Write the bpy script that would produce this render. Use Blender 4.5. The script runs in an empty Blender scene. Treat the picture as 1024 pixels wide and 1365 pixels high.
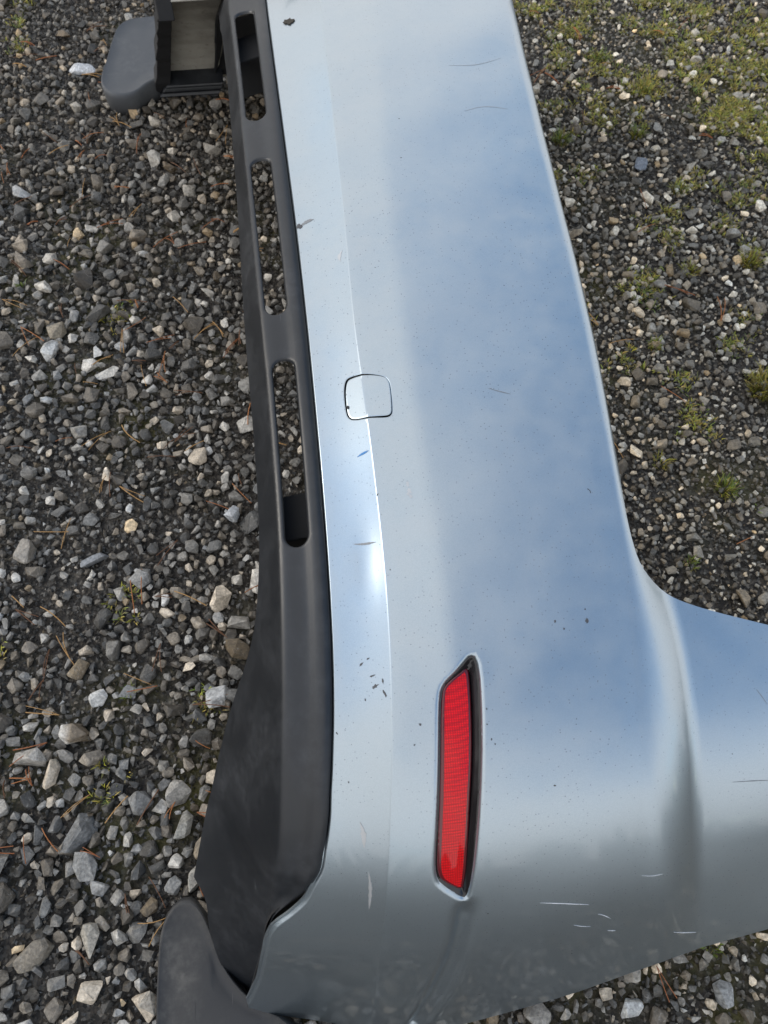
import bpy, bmesh, math, random
import numpy as np
from mathutils import Vector, Matrix
from mathutils.geometry import delaunay_2d_cdt

random.seed(7); RNG = np.random.default_rng(11)
scene = bpy.context.scene
COL = scene.collection

# ---------------------------------------------------------------- camera
cam_data = bpy.data.cameras.new('camera')
cam_data.sensor_fit = 'VERTICAL'; cam_data.sensor_height = 36; cam_data.sensor_width = 27
cam_data.lens = 27.06; cam_data.clip_start = .02; cam_data.clip_end = 3000
cam_data.dof.use_dof = True; cam_data.dof.focus_distance = .92; cam_data.dof.aperture_fstop = 9.5
camera = bpy.data.objects.new('camera', cam_data); COL.objects.link(camera)
camera.location = (0, 0, 1.201)
camera.rotation_euler = (math.radians(25), 0, math.radians(-5.3))
scene.camera = camera

# ---------------------------------------------------------------- sky, sun, exposure
SUN_EL, SUN_AZ = math.radians(23), math.radians(-70)       # azimuth clockwise from +Y
world = bpy.data.worlds.new('World'); scene.world = world; world.use_nodes = True
wt = world.node_tree; wt.nodes.clear()
wo = wt.nodes.new('ShaderNodeOutputWorld'); wb = wt.nodes.new('ShaderNodeBackground')
sky = wt.nodes.new('ShaderNodeTexSky'); sky.sky_type = 'NISHITA'; sky.sun_disc = False
sky.sun_elevation = SUN_EL; sky.sun_rotation = SUN_AZ
sky.air_density = 1.5; sky.dust_density = .1; sky.ozone_density = 2.5
tc = wt.nodes.new('ShaderNodeTexCoord')
sep = wt.nodes.new('ShaderNodeSeparateXYZ'); wt.links.new(tc.outputs['Generated'], sep.inputs[0])
# clouds on a flat layer high above: project the direction on a plane
zc = wt.nodes.new('ShaderNodeMath'); zc.operation = 'MAXIMUM'; zc.inputs[1].default_value = 0.0
wt.links.new(sep.outputs['Z'], zc.inputs[0])
za = wt.nodes.new('ShaderNodeMath'); za.operation = 'ADD'; za.inputs[1].default_value = .16
wt.links.new(zc.outputs[0], za.inputs[0])
dv = wt.nodes.new('ShaderNodeVectorMath'); dv.operation = 'DIVIDE'
cmb = wt.nodes.new('ShaderNodeCombineXYZ')
for i in range(3): wt.links.new(za.outputs[0], cmb.inputs[i])
wt.links.new(tc.outputs['Generated'], dv.inputs[0]); wt.links.new(cmb.outputs[0], dv.inputs[1])
cn = wt.nodes.new('ShaderNodeTexNoise'); cn.inputs['Scale'].default_value = .764
cn.inputs['Detail'].default_value = 7; cn.inputs['Roughness'].default_value = .56; cn.inputs['Distortion'].default_value = .25
mpw = wt.nodes.new('ShaderNodeMapping'); mpw.inputs['Location'].default_value = (-6.700, 13.288, -.648)
wt.links.new(dv.outputs[0], mpw.inputs['Vector']); wt.links.new(mpw.outputs[0], cn.inputs['Vector'])
cr = wt.nodes.new('ShaderNodeValToRGB')
cr.color_ramp.elements[0].position = .475; cr.color_ramp.elements[1].position = .61
# cloud cover closes up towards the horizon, as it does under a broken layer
lo = wt.nodes.new('ShaderNodeMapRange'); lo.inputs['From Min'].default_value = .95; lo.inputs['From Max'].default_value = .25
lo.inputs['To Min'].default_value = .017; lo.inputs['To Max'].default_value = .19
wt.links.new(zc.outputs[0], lo.inputs['Value'])
ad = wt.nodes.new('ShaderNodeMath'); ad.operation = 'ADD'
wt.links.new(cn.outputs['Fac'], ad.inputs[0]); wt.links.new(lo.outputs[0], ad.inputs[1])
wt.links.new(ad.outputs[0], cr.inputs['Fac'])
cl = wt.nodes.new('ShaderNodeMixRGB'); cl.inputs['Color2'].default_value = (4.15, 4.1, 4.1, 1)
wt.links.new(cr.outputs['Color'], cl.inputs['Fac']); wt.links.new(sky.outputs[0], cl.inputs['Color1'])
wt.links.new(cl.outputs[0], wb.inputs['Color']); wb.inputs['Strength'].default_value = .15
wt.links.new(wb.outputs[0], wo.inputs['Surface'])

sun_data = bpy.data.lights.new('sun', 'SUN'); sun_data.energy = .58; sun_data.angle = math.radians(3)
sun_data.color = (1, .93, .83)
sun = bpy.data.objects.new('sun', sun_data); COL.objects.link(sun)
sd = Vector((math.sin(SUN_AZ)*math.cos(SUN_EL), math.cos(SUN_AZ)*math.cos(SUN_EL), math.sin(SUN_EL)))
sun.rotation_euler = sd.to_track_quat('Z', 'Y').to_euler(); sun.location = sd*20
scene.view_settings.view_transform = 'Standard'; scene.view_settings.look = 'None'
scene.view_settings.exposure = 1.3; scene.view_settings.gamma = 1; scene.view_settings.use_curve_mapping = False
scene.render.engine = 'CYCLES'

# ---------------------------------------------------------------- helpers
def link(o, parent=None):
    COL.objects.link(o)
    if parent is not None: o.parent = parent
    return o
def tag(o, label=None, cat=None, group=None, kind=None):
    for k, v in (('label', label), ('category', cat), ('group', group), ('kind', kind)):
        if v: o[k] = v
    return o
class NT:
    """small node-tree writer"""
    def __init__(self, name):
        self.m = bpy.data.materials.new(name); self.m.use_nodes = True
        self.t = self.m.node_tree; self.b = self.t.nodes['Principled BSDF']; self.out = self.t.nodes['Material Output']
        self.co = self.t.nodes.new('ShaderNodeTexCoord')
    def n(self, kind, **kw):
        x = self.t.nodes.new(kind)
        for k, v in kw.items(): setattr(x, k, v)
        return x
    def l(self, a, b): self.t.links.new(a, b)
    def noise(self, scale, detail=4, rough=.5, dist=0, vec=None):
        x = self.n('ShaderNodeTexNoise'); x.inputs['Scale'].default_value = scale; x.inputs['Detail'].default_value = detail
        x.inputs['Roughness'].default_value = rough; x.inputs['Distortion'].default_value = dist
        self.l(vec if vec is not None else self.co.outputs['Object'], x.inputs['Vector']); return x
    def ramp(self, src, stops):
        x = self.n('ShaderNodeValToRGB'); e = x.color_ramp.elements
        while len(e) < len(stops): e.new(.5)
        for i, (p, c) in enumerate(stops):
            e[i].position = p; e[i].color = (c, c, c, 1) if isinstance(c, (int, float)) else (*c, 1)
        self.l(src, x.inputs['Fac']); return x
    def mix(self, fac, a, b, mode='MIX'):
        x = self.n('ShaderNodeMixRGB', blend_type=mode)
        for i, v in ((0, fac), (1, a), (2, b)):
            if isinstance(v, (int, float)): x.inputs[i].default_value = v if i == 0 else (v, v, v, 1)
            elif isinstance(v, tuple): x.inputs[i].default_value = (*v, 1)
            else: self.l(v, x.inputs[i])
        return x
    def bump(self, src, strength, dist, normal=None):
        x = self.n('ShaderNodeBump'); x.inputs['Strength'].default_value = strength; x.inputs['Distance'].default_value = dist
        self.l(src, x.inputs['Height'])
        if normal is not None: self.l(normal, x.inputs['Normal'])
        return x
    def set(self, **kw):
        for k, v in kw.items():
            i = self.b.inputs[k.replace('_', ' ')]
            if isinstance(v, (int, float)): i.default_value = v
            elif isinstance(v, tuple): i.default_value = (*v, 1) if len(v) == 3 else v
            else: self.l(v, i)
        return self

# ---------------------------------------------------------------- materials
def mat_paint():
    N = NT('silver_paint')
    big = N.noise(2.2, 3, .6); mid = N.noise(26, 5, .6); fine = N.noise(900, 2, .5)
    dust = N.ramp(mid.outputs['Fac'], [(.35, 0), (.75, 1)])
    dustb = N.mix(1, dust.outputs['Color'], N.ramp(big.outputs['Fac'], [(.35, .25), (.65, 1)]).outputs['Color'], 'MULTIPLY')
    geo = N.n('ShaderNodeNewGeometry'); sz = N.n('ShaderNodeSeparateXYZ'); N.l(geo.outputs['Normal'], sz.inputs[0])
    upf = N.ramp(sz.outputs['Z'], [(.72, .12), (.97, 1)])             # dust settles where the skin lies flat
    dustn = N.mix(1, N.ramp(big.outputs['Fac'], [(.3, .6), (.65, 1)]).outputs['Color'], upf.outputs['Color'], 'MULTIPLY')
    dustb = N.mix(1, dustb.outputs['Color'], upf.outputs['Color'], 'MULTIPLY')
    flake = N.mix(fine.outputs['Fac'], (.285, .335, .37), (.375, .435, .48))
    base = N.mix(N.ramp(dustb.outputs['Color'], [(0, 0), (1, .30)]).outputs['Color'], flake.outputs['Color'], (.46, .45, .42))
    # stone chips and specks of dirt
    v = N.n('ShaderNodeTexVoronoi'); v.inputs['Scale'].default_value = 42
    wv = N.noise(60, 2, .5)
    jit = N.mix(.03, N.co.outputs['Object'], wv.outputs['Color']); N.l(jit.outputs['Color'], v.inputs['Vector'])
    sel = N.n('ShaderNodeSeparateColor'); N.l(v.outputs['Color'], sel.inputs[0])
    size = N.n('ShaderNodeMath', operation='MULTIPLY'); N.l(sel.outputs[1], size.inputs[0]); size.inputs[1].default_value = .062
    lt = N.n('ShaderNodeMath', operation='LESS_THAN'); N.l(v.outputs['Distance'], lt.inputs[0]); N.l(size.outputs[0], lt.inputs[1])
    gt = N.n('ShaderNodeMath', operation='GREATER_THAN'); N.l(sel.outputs[0], gt.inputs[0]); gt.inputs[1].default_value = .72
    sp = N.n('ShaderNodeMath', operation='MULTIPLY'); N.l(lt.outputs[0], sp.inputs[0]); N.l(gt.outputs[0], sp.inputs[1])
    v2 = N.n('ShaderNodeTexVoronoi'); v2.inputs['Scale'].default_value = 230; N.l(N.co.outputs['Object'], v2.inputs['Vector'])
    s2 = N.n('ShaderNodeSeparateColor'); N.l(v2.outputs['Color'], s2.inputs[0])
    l2 = N.n('ShaderNodeMath', operation='LESS_THAN'); N.l(v2.outputs['Distance'], l2.inputs[0]); l2.inputs[1].default_value = .16
    g2 = N.n('ShaderNodeMath', operation='GREATER_THAN'); N.l(s2.outputs[0], g2.inputs[0]); g2.inputs[1].default_value = .55
    p2 = N.n('ShaderNodeMath', operation='MULTIPLY'); N.l(l2.outputs[0], p2.inputs[0]); N.l(g2.outputs[0], p2.inputs[1])
    p3 = N.n('ShaderNodeMath', operation='MULTIPLY'); N.l(p2.outputs[0], p3.inputs[0])
    N.l(N.ramp(big.outputs['Fac'], [(.35, .12), (.62, .55)]).outputs['Color'], p3.inputs[1])
    speck = N.n('ShaderNodeMath', operation='MAXIMUM'); N.l(sp.outputs[0], speck.inputs[0]); N.l(p3.outputs[0], speck.inputs[1])
    col = N.mix(speck.outputs[0], base.outputs['Color'], (.03, .028, .026))
    metd = N.ramp(dustb.outputs['Color'], [(0, .96), (1, .68)])
    met = N.mix(speck.outputs[0], metd.outputs['Color'], 0.)
    coat = N.ramp(dustb.outputs['Color'], [(0, .6), (1, .35)])
    coat2 = N.mix(speck.outputs[0], coat.outputs['Color'], 0.)
    cro = N.ramp(dustb.outputs['Color'], [(0, .05), (1, .22)])
    bb = N.bump(fine.outputs['Fac'], .05, .0004); bw = N.bump(N.noise(300, 2, .5).outputs['Fac'], .06, .0006, N.bump(N.noise(5, 2, .4).outputs['Fac'], .08, .01).outputs[0])
    N.set(Base_Color=col.outputs['Color'], Metallic=met.outputs['Color'], Roughness=N.ramp(dustn.outputs['Color'], [(0, .37), (1, .34)]).outputs['Color'], Coat_Weight=coat2.outputs['Color'],
          Coat_Roughness=cro.outputs['Color'], Normal=bb.outputs[0], Coat_Normal=bw.outputs[0])
    return N.m
def mat_plastic(name, c, rough, dusty=.35, wear=(.20, .19, .175)):
    N = NT(name)
    a = N.noise(14, 6, .65); b = N.noise(90, 4, .6); f = N.noise(1400, 2, .5)
    d = N.mix(1, N.ramp(a.outputs['Fac'], [(.45, 0), (.75, 1)]).outputs['Color'], N.ramp(b.outputs['Fac'], [(.35, .2), (.7, 1)]).outputs['Color'], 'MULTIPLY')
    col = N.mix(N.ramp(d.outputs['Color'], [(0, 0), (1, dusty)]).outputs['Color'], c, wear)
    st = N.n('ShaderNodeMapping'); st.inputs['Scale'].default_value = (260, 14, 14); st.inputs['Rotation'].default_value = (.3, .2, .9)
    N.l(N.co.outputs['Object'], st.inputs['Vector'])
    sc = N.noise(1, 3, .5, vec=st.outputs[0])
    scr = N.ramp(sc.outputs['Fac'], [(.73, 0), (.77, .5)])
    col = N.mix(scr.outputs['Color'], col.outputs['Color'], wear)
    ro = N.ramp(a.outputs['Fac'], [(.3, rough-.06), (.7, rough+.12)])
    N.set(Base_Color=col.outputs['Color'], Roughness=ro.outputs['Color'], Normal=N.bump(f.outputs['Fac'], .18, .0006).outputs[0])
    N.b.inputs['Specular IOR Level'].default_value = .5
    return N.m
def mat_inner():
    N = NT('bare_inner_plastic')
    a = N.noise(9, 6, .7); b = N.noise(70, 4, .6)
    c = N.ramp(a.outputs['Fac'], [(.3, (.16, .145, .12)), (.55, (.33, .31, .265)), (.75, (.40, .38, .33))])
    c = N.mix(N.ramp(b.outputs['Fac'], [(.58, 0), (.75, .7)]).outputs['Color'], c.outputs['Color'], (.09, .075, .06))
    N.set(Base_Color=c.outputs['Color'], Roughness=.65); return N.m
def mat_plain(name, c, rough, metal=0., noise=.15):
    N = NT(name); a = N.noise(60, 4, .6)
    col = N.mix(N.ramp(a.outputs['Fac'], [(.35, 0), (.7, noise)]).outputs['Color'], c, tuple(min(1, x*1.8+.02) for x in c))
    N.set(Base_Color=col.outputs['Color'], Roughness=rough, Metallic=metal); return N.m
def mat_lens(reflex):
    N = NT('red_reflex_panel' if reflex else 'red_lens_border')
    if reflex:
        w = N.n('ShaderNodeTexVoronoi'); w.inputs['Scale'].default_value = 420; w.inputs['Randomness'].default_value = .12
        N.l(N.co.outputs['Object'], w.inputs['Vector'])
        c = N.mix(N.ramp(w.outputs['Distance'], [(.1, 0), (.7, 1)]).outputs['Color'], (.80, .0, .004), (.34, .0, .003))
        N.set(Base_Color=c.outputs['Color'], Roughness=.42, Coat_Weight=.5, Coat_Roughness=.04, Specular_IOR_Level=.15,
              Normal=N.bump(w.outputs['Distance'], .5, .0012).outputs[0])
    else:
        N.set(Base_Color=(.10, .001, .005), Roughness=.15, Coat_Weight=.3, Coat_Roughness=.03)
    return N.m
def mat_stone():
    N = NT('crushed_limestone')
    at = N.n('ShaderNodeAttribute', attribute_name='tint')
    a = N.noise(70, 5, .65); b = N.noise(260, 4, .6); v = N.noise(30, 3, .5, 1.5)
    m = N.ramp(a.outputs['Fac'], [(.3, .62), (.7, 1.35)])
    c = N.mix(1, at.outputs['Color'], m.outputs['Color'], 'MULTIPLY')
    m2 = N.ramp(b.outputs['Fac'], [(.3, .6), (.7, 1.35)])
    c = N.mix(1, c.outputs['Color'], m2.outputs['Color'], 'MULTIPLY')
    vein = N.ramp(v.outputs['Fac'], [(.485, 0), (.5, 1), (.515, 0)])
    vm = N.n('ShaderNodeMath', operation='MULTIPLY'); N.l(vein.outputs['Color'], vm.inputs[0])
    N.l(N.ramp(a.outputs['Fac'], [(.5, 0), (.62, .45)]).outputs['Color'], vm.inputs[1])
    c = N.mix(vm.outputs[0], c.outputs['Color'], (.42, .40, .37))
    soil = N.ramp(N.noise(38, 4, .6).outputs['Fac'], [(.52, 0), (.72, .55)])
    c = N.mix(soil.outputs['Color'], c.outputs['Color'], (.035, .028, .021))
    ro = N.ramp(a.outputs['Fac'], [(.3, .38), (.7, .72)])
    N.set(Base_Color=c.outputs['Color'], Roughness=ro.outputs['Color'], Normal=N.bump(b.outputs['Fac'], .55, .003).outputs[0])
    N.b.inputs['Specular IOR Level'].default_value = .5
    return N.m
def mat_ground():
    N = NT('gritty_soil')
    v = N.n('ShaderNodeTexVoronoi'); v.inputs['Scale'].default_value = 190; N.l(N.co.outputs['Object'], v.inputs['Vector'])
    v2 = N.n('ShaderNodeTexVoronoi'); v2.inputs['Scale'].default_value = 60; N.l(N.co.outputs['Object'], v2.inputs['Vector'])
    s = N.n('ShaderNodeSeparateColor'); N.l(v.outputs['Color'], s.inputs[0])
    s2 = N.n('ShaderNodeSeparateColor'); N.l(v2.outputs['Color'], s2.inputs[0])
    a = N.noise(3.0, 5, .6); b = N.noise(11, 5, .65)
    c = N.ramp(s.outputs[0], [(0, (.014, .011, .008)), (.6, (.036, .029, .022)), (.9, (.085, .074, .06)), (1, (.17, .15, .125))])
    moss = N.mix(1, N.ramp(a.outputs['Fac'], [(.48, 0), (.66, 1)]).outputs['Color'], N.ramp(b.outputs['Fac'], [(.42, 0), (.6, .9)]).outputs['Color'], 'MULTIPLY')
    c = N.mix(moss.outputs['Color'], c.outputs['Color'], (.085, .075, .014))
    h = N.mix(.5, v.outputs['Distance'], v2.outputs['Distance'])
    N.set(Base_Color=c.outputs['Color'], Roughness=.8, Normal=N.bump(h.outputs['Color'], .9, .006).outputs[0]); return N.m
def mat_plant(name, attr=True, rough=.5):
    N = NT(name); at = N.n('ShaderNodeAttribute', attribute_name='tint')
    N.set(Base_Color=at.outputs['Color'], Roughness=rough)
    N.b.inputs['Subsurface Weight'].default_value = 0
    return N.m
M = dict(paint=mat_paint(), black=mat_plastic('black_textured_plastic', (.0048, .0062, .0086), .40, .34, (.070, .074, .082)),
         rubber=mat_plastic('worn_grey_plastic', (.014, .0145, .016), .6, .8, (.10, .096, .088)),
         palerubber=mat_plastic('weathered_grey_plastic', (.065, .068, .072), .68, .5, (.16, .16, .155)),
         inner=mat_inner(), dark=mat_plain('dark_plastic', (.006, .006, .007), .75), gloss=mat_plain('gloss_black_plastic', (.006, .005, .006), .16, 0, .05),
         mud=mat_plain('dried_mud', (.030, .024, .016), .9), haze=mat_plain('dull_rub', (.40, .41, .42), .5, .8), scuff=mat_plain('grey_scuff', (.20, .205, .21), .6, .4), chip=mat_plain('bare_chip', (.05, .05, .053), .6),
         blue=mat_plain('blue_paint_streak', (.03, .16, .38), .5), white=mat_plain('white_scratch', (.75, .76, .78), .6),
         lens=mat_lens(False), reflex=mat_lens(True), stone=mat_stone(), ground=mat_ground(),
         plant=mat_plant('plant_green'), needle=mat_plant('dry_needle', True, .6))

# ---------------------------------------------------------------- bumper surface
def pchip(x, y, xq):
    x = np.asarray(x, float); y = np.asarray(y, float); h = np.diff(x); d = np.diff(y) / h
    m = np.zeros_like(x)
    for i in range(1, len(x) - 1):
        if d[i-1] * d[i] > 0:
            w1 = 2*h[i] + h[i-1]; w2 = h[i] + 2*h[i-1]; m[i] = (w1 + w2) / (w1/d[i-1] + w2/d[i])
    m[0] = d[0]; m[-1] = d[-1]
    xq = np.asarray(xq, float); i = np.clip(np.searchsorted(x, xq) - 1, 0, len(x) - 2)
    t = (xq - x[i]) / h[i]
    return (2*t**3-3*t**2+1)*y[i] + (t**3-2*t**2+t)*h[i]*m[i] + (-2*t**3+3*t**2)*y[i+1] + (t**3-t**2)*h[i]*m[i+1]

def sstep(a, b, v):
    t = np.clip((np.asarray(v, float) - a) / (b - a), 0, 1)
    return t*t*(3 - 2*t)

# side profile of the bumper: tangent angle against arc length from the middle
YC = .772
_pa = np.linspace(0, 1.29, 1291)
_pt = np.radians(pchip([0,.30,.50,.60,.70,.80,.91,1.03,1.13,1.29], [0,3,8,14,27,43,56,62.5,65,67], _pa))
_pm = (_pt[1:] + _pt[:-1]) / 2
_py = np.concatenate([[0], np.cumsum(np.cos(_pm) * .001)])
_pz = .478 - np.concatenate([[0], np.cumsum(np.sin(_pm) * .001)])

def base(s):
    s = np.asarray(s, float) + .05
    a = np.abs(s); g = np.where(np.asarray(s) < 0, -1., 1.)
    y = YC - g*np.interp(a, _pa, _py); z = np.interp(a, _pa, _pz); t = np.interp(a, _pa, _pt)
    return y, z, -g*np.sin(t), np.cos(t)

# plan positions of the feature lines (valance edge, valance fold, cover lip, crease, bend, ridge, ledge foot)
_ST = [-1.25, -1.225, -1.2, -1.175, -1.15, -1.125, -1.1, -1.075, -1.05, -1.025, -1.0, -0.975, -0.95, -0.925, -0.9, -0.875, -0.85, -0.825, -0.8, -0.775, -0.75, -0.725, -0.7, -0.675, -0.65, -0.625, -0.6, -0.575, -0.55, -0.525, -0.5, -0.475, -0.45, -0.425, -0.4, -0.375, -0.35, -0.325, -0.3, -0.275, -0.25, -0.225, -0.2, -0.175, -0.15, -0.125, -0.1, -0.075, -0.05, -0.025, 0.0, 0.025, 0.05, 0.075, 0.1, 0.125, 0.15, 0.175, 0.2, 0.225, 0.25, 0.275, 0.3, 0.325, 0.35, 0.375, 0.4, 0.425, 0.45, 0.475, 0.5, 0.525, 0.55, 0.575, 0.6, 0.625, 0.65, 0.675, 0.7, 0.725, 0.75, 0.775, 0.8, 0.825, 0.85, 0.875, 0.9, 0.925, 0.95, 0.975, 1.0, 1.025, 1.05, 1.075, 1.1, 1.125, 1.15]
_XA = [-0.258, -0.2549, -0.251, -0.2459, -0.2398, -0.2332, -0.2265, -0.2201, -0.2141, -0.2085, -0.2032, -0.1981, -0.1934, -0.1889, -0.1846, -0.1806, -0.1769, -0.1733, -0.17, -0.167, -0.1643, -0.1618, -0.1597, -0.1577, -0.1561, -0.1546, -0.1513, -0.1494, -0.1475, -0.1456, -0.1438, -0.1419, -0.1402, -0.1387, -0.1373, -0.1359, -0.1346, -0.1332, -0.1319, -0.1306, -0.1293, -0.128, -0.1268, -0.1257, -0.1247, -0.1237, -0.1229, -0.122, -0.1212, -0.1205, -0.1197, -0.1189, -0.1181, -0.1171, -0.116, -0.1148, -0.1137, -0.1125, -0.1114, -0.1103, -0.1095, -0.1088, -0.1082, -0.1078, -0.1077, -0.1083, -0.1097, -0.1118, -0.1147, -0.119, -0.1255, -0.1336, -0.1421, -0.1495, -0.1555, -0.1604, -0.1646, -0.1685, -0.1722, -0.1759, -0.1798, -0.1838, -0.1883, -0.1931, -0.1986, -0.2044, -0.2105, -0.2168, -0.2234, -0.2302, -0.2372, -0.2442, -0.2509, -0.2576, -0.2642, -0.2709, -0.2776]
_XB = [-0.242, -0.2389, -0.235, -0.2299, -0.2238, -0.2172, -0.2105, -0.2041, -0.1981, -0.1925, -0.1872, -0.1821, -0.1774, -0.1729, -0.1686, -0.1646, -0.1609, -0.1573, -0.154, -0.151, -0.1483, -0.1458, -0.1437, -0.1417, -0.1401, -0.1386, -0.1373, -0.1355, -0.1337, -0.1319, -0.1301, -0.1283, -0.1266, -0.1249, -0.1233, -0.1217, -0.1202, -0.1187, -0.1173, -0.1158, -0.1144, -0.113, -0.1116, -0.1102, -0.1089, -0.1075, -0.1061, -0.1048, -0.1034, -0.1021, -0.1007, -0.0994, -0.0981, -0.0968, -0.0955, -0.0943, -0.0931, -0.0921, -0.0911, -0.0903, -0.0894, -0.0887, -0.088, -0.0874, -0.087, -0.0868, -0.0868, -0.0872, -0.0878, -0.0887, -0.0897, -0.091, -0.0924, -0.0941, -0.096, -0.0982, -0.1006, -0.1034, -0.1064, -0.1097, -0.1132, -0.117, -0.121, -0.1252, -0.1297, -0.1345, -0.1395, -0.1449, -0.1505, -0.1565, -0.1628, -0.1695, -0.1762, -0.1823, -0.1873, -0.1912, -0.1943]
_XC = [-0.2326, -0.2289, -0.2288, -0.2265, -0.2182, -0.2099, -0.2014, -0.1952, -0.1895, -0.1838, -0.1779, -0.1678, -0.1453, -0.1266, -0.1157, -0.1044, -0.0992, -0.094, -0.0898, -0.0873, -0.0841, -0.0813, -0.0789, -0.0769, -0.0752, -0.074, -0.0731, -0.0718, -0.0705, -0.0692, -0.0679, -0.0665, -0.0652, -0.0638, -0.0625, -0.0612, -0.0598, -0.0585, -0.0571, -0.0557, -0.0544, -0.053, -0.0517, -0.0503, -0.049, -0.0476, -0.0463, -0.045, -0.0438, -0.0427, -0.0416, -0.0406, -0.0396, -0.0387, -0.0378, -0.0369, -0.0362, -0.0355, -0.0349, -0.0343, -0.0338, -0.0333, -0.0328, -0.0325, -0.0323, -0.0322, -0.0322, -0.0323, -0.0325, -0.033, -0.0336, -0.0345, -0.0357, -0.0373, -0.0393, -0.0418, -0.0445, -0.0477, -0.0502, -0.0544, -0.0597, -0.0648, -0.0761, -0.087, -0.1057, -0.1282, -0.1384, -0.1442, -0.15, -0.1557, -0.1619, -0.1703, -0.1787, -0.187, -0.1892, -0.1893, -0.1931]
_XD = [-0.0464, -0.0444, -0.0423, -0.0403, -0.0382, -0.036, -0.0338, -0.0315, -0.0291, -0.0265, -0.0238, -0.021, -0.0181, -0.0151, -0.0121, -0.0092, -0.0064, -0.0036, -0.0008, 0.0018, 0.0043, 0.0067, 0.0089, 0.0108, 0.0124, 0.0138, 0.0148, 0.0151, 0.0154, 0.0157, 0.016, 0.0162, 0.0165, 0.0167, 0.0169, 0.0172, 0.0174, 0.0177, 0.018, 0.0182, 0.0185, 0.0188, 0.0191, 0.0194, 0.0197, 0.02, 0.0203, 0.0205, 0.0207, 0.0208, 0.0208, 0.0208, 0.0206, 0.0206, 0.0206, 0.0209, 0.0214, 0.0222, 0.0231, 0.024, 0.025, 0.0258, 0.0266, 0.0273, 0.0279, 0.0284, 0.0287, 0.0288, 0.0288, 0.0284, 0.0277, 0.0267, 0.0254, 0.0237, 0.0218, 0.0196, 0.0173, 0.0148, 0.0121, 0.0094, 0.0066, 0.0037, 0.0008, -0.0021, -0.0051, -0.008, -0.0109, -0.0136, -0.0161, -0.0186, -0.0209, -0.0231, -0.0252, -0.0273, -0.0294, -0.0314, -0.0334]
_XE = [0.0445, 0.0469, 0.0493, 0.0519, 0.0545, 0.0574, 0.0605, 0.0639, 0.0674, 0.071, 0.0745, 0.0778, 0.0807, 0.0833, 0.0855, 0.0874, 0.0891, 0.0907, 0.0922, 0.0936, 0.0949, 0.096, 0.0968, 0.0974, 0.0977, 0.0976, 0.0972, 0.0967, 0.0961, 0.0955, 0.0948, 0.094, 0.0931, 0.0921, 0.0911, 0.0901, 0.089, 0.088, 0.0869, 0.0859, 0.0849, 0.0839, 0.0829, 0.0819, 0.0809, 0.0799, 0.079, 0.078, 0.0772, 0.0765, 0.076, 0.0757, 0.0755, 0.0754, 0.0754, 0.0754, 0.0754, 0.0755, 0.0757, 0.076, 0.0765, 0.077, 0.0776, 0.0783, 0.079, 0.0798, 0.0807, 0.0817, 0.0827, 0.0837, 0.0844, 0.0848, 0.0849, 0.0846, 0.084, 0.0832, 0.0821, 0.0808, 0.0794, 0.0779, 0.0763, 0.0746, 0.0726, 0.0705, 0.0679, 0.065, 0.0617, 0.0582, 0.0546, 0.0511, 0.0477, 0.0446, 0.0417, 0.039, 0.0365, 0.0341, 0.0317]
_XF = [0.3779, 0.373, 0.368, 0.3632, 0.3583, 0.3536, 0.3489, 0.3444, 0.34, 0.3357, 0.3315, 0.3275, 0.3237, 0.3201, 0.3167, 0.3135, 0.3108, 0.3085, 0.3067, 0.3055, 0.305, 0.3051, 0.3058, 0.307, 0.3084, 0.3099, 0.3114, 0.3082, 0.3051, 0.3022, 0.2994, 0.297, 0.2949, 0.2932, 0.2917, 0.2904, 0.2893, 0.2883, 0.2873, 0.2864, 0.2856, 0.285, 0.2845, 0.2842, 0.2839, 0.2838, 0.2837, 0.2836, 0.2836, 0.2836, 0.2836, 0.2837, 0.2838, 0.2839, 0.284, 0.2841, 0.284, 0.2837, 0.2832, 0.2826, 0.2819, 0.2811, 0.2803, 0.2794, 0.2785, 0.2777, 0.2768, 0.276, 0.275, 0.2739, 0.2726, 0.2712, 0.2697, 0.2683, 0.2671, 0.2664, 0.2663, 0.2668, 0.268, 0.2697, 0.2721, 0.2748, 0.278, 0.2814, 0.285, 0.2888, 0.2928, 0.2969, 0.3012, 0.3057, 0.3102, 0.3149, 0.3196, 0.3244, 0.3293, 0.3343, 0.3392]
_XL = [0.4051, 0.3998, 0.3946, 0.3894, 0.3844, 0.3795, 0.3748, 0.3703, 0.366, 0.3619, 0.358, 0.3542, 0.3507, 0.3474, 0.3446, 0.3421, 0.3401, 0.3386, 0.3376, 0.337, 0.3368, 0.3368, 0.3369, 0.3368, 0.3361, 0.3345, 0.3322, 0.3293, 0.3266, 0.3242, 0.3222, 0.3205, 0.3191, 0.3179, 0.3169, 0.3159, 0.315, 0.3141, 0.3134, 0.3127, 0.3122, 0.3117, 0.3112, 0.3108, 0.3105, 0.3102, 0.31, 0.3097, 0.3096, 0.3094, 0.3093, 0.3093, 0.3092, 0.3092, 0.3091, 0.3089, 0.3086, 0.3081, 0.3074, 0.3067, 0.3059, 0.3051, 0.3042, 0.3035, 0.3033, 0.3038, 0.3052, 0.3076, 0.3105, 0.3137, 0.3166, 0.3189, 0.3204, 0.3211, 0.3213, 0.3212, 0.3211, 0.3213, 0.3219, 0.323, 0.3245, 0.3265, 0.3289, 0.3318, 0.335, 0.3385, 0.3423, 0.3463, 0.3504, 0.3547, 0.3592, 0.3639, 0.3687, 0.3738, 0.3789, 0.3842, 0.3894]
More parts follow.
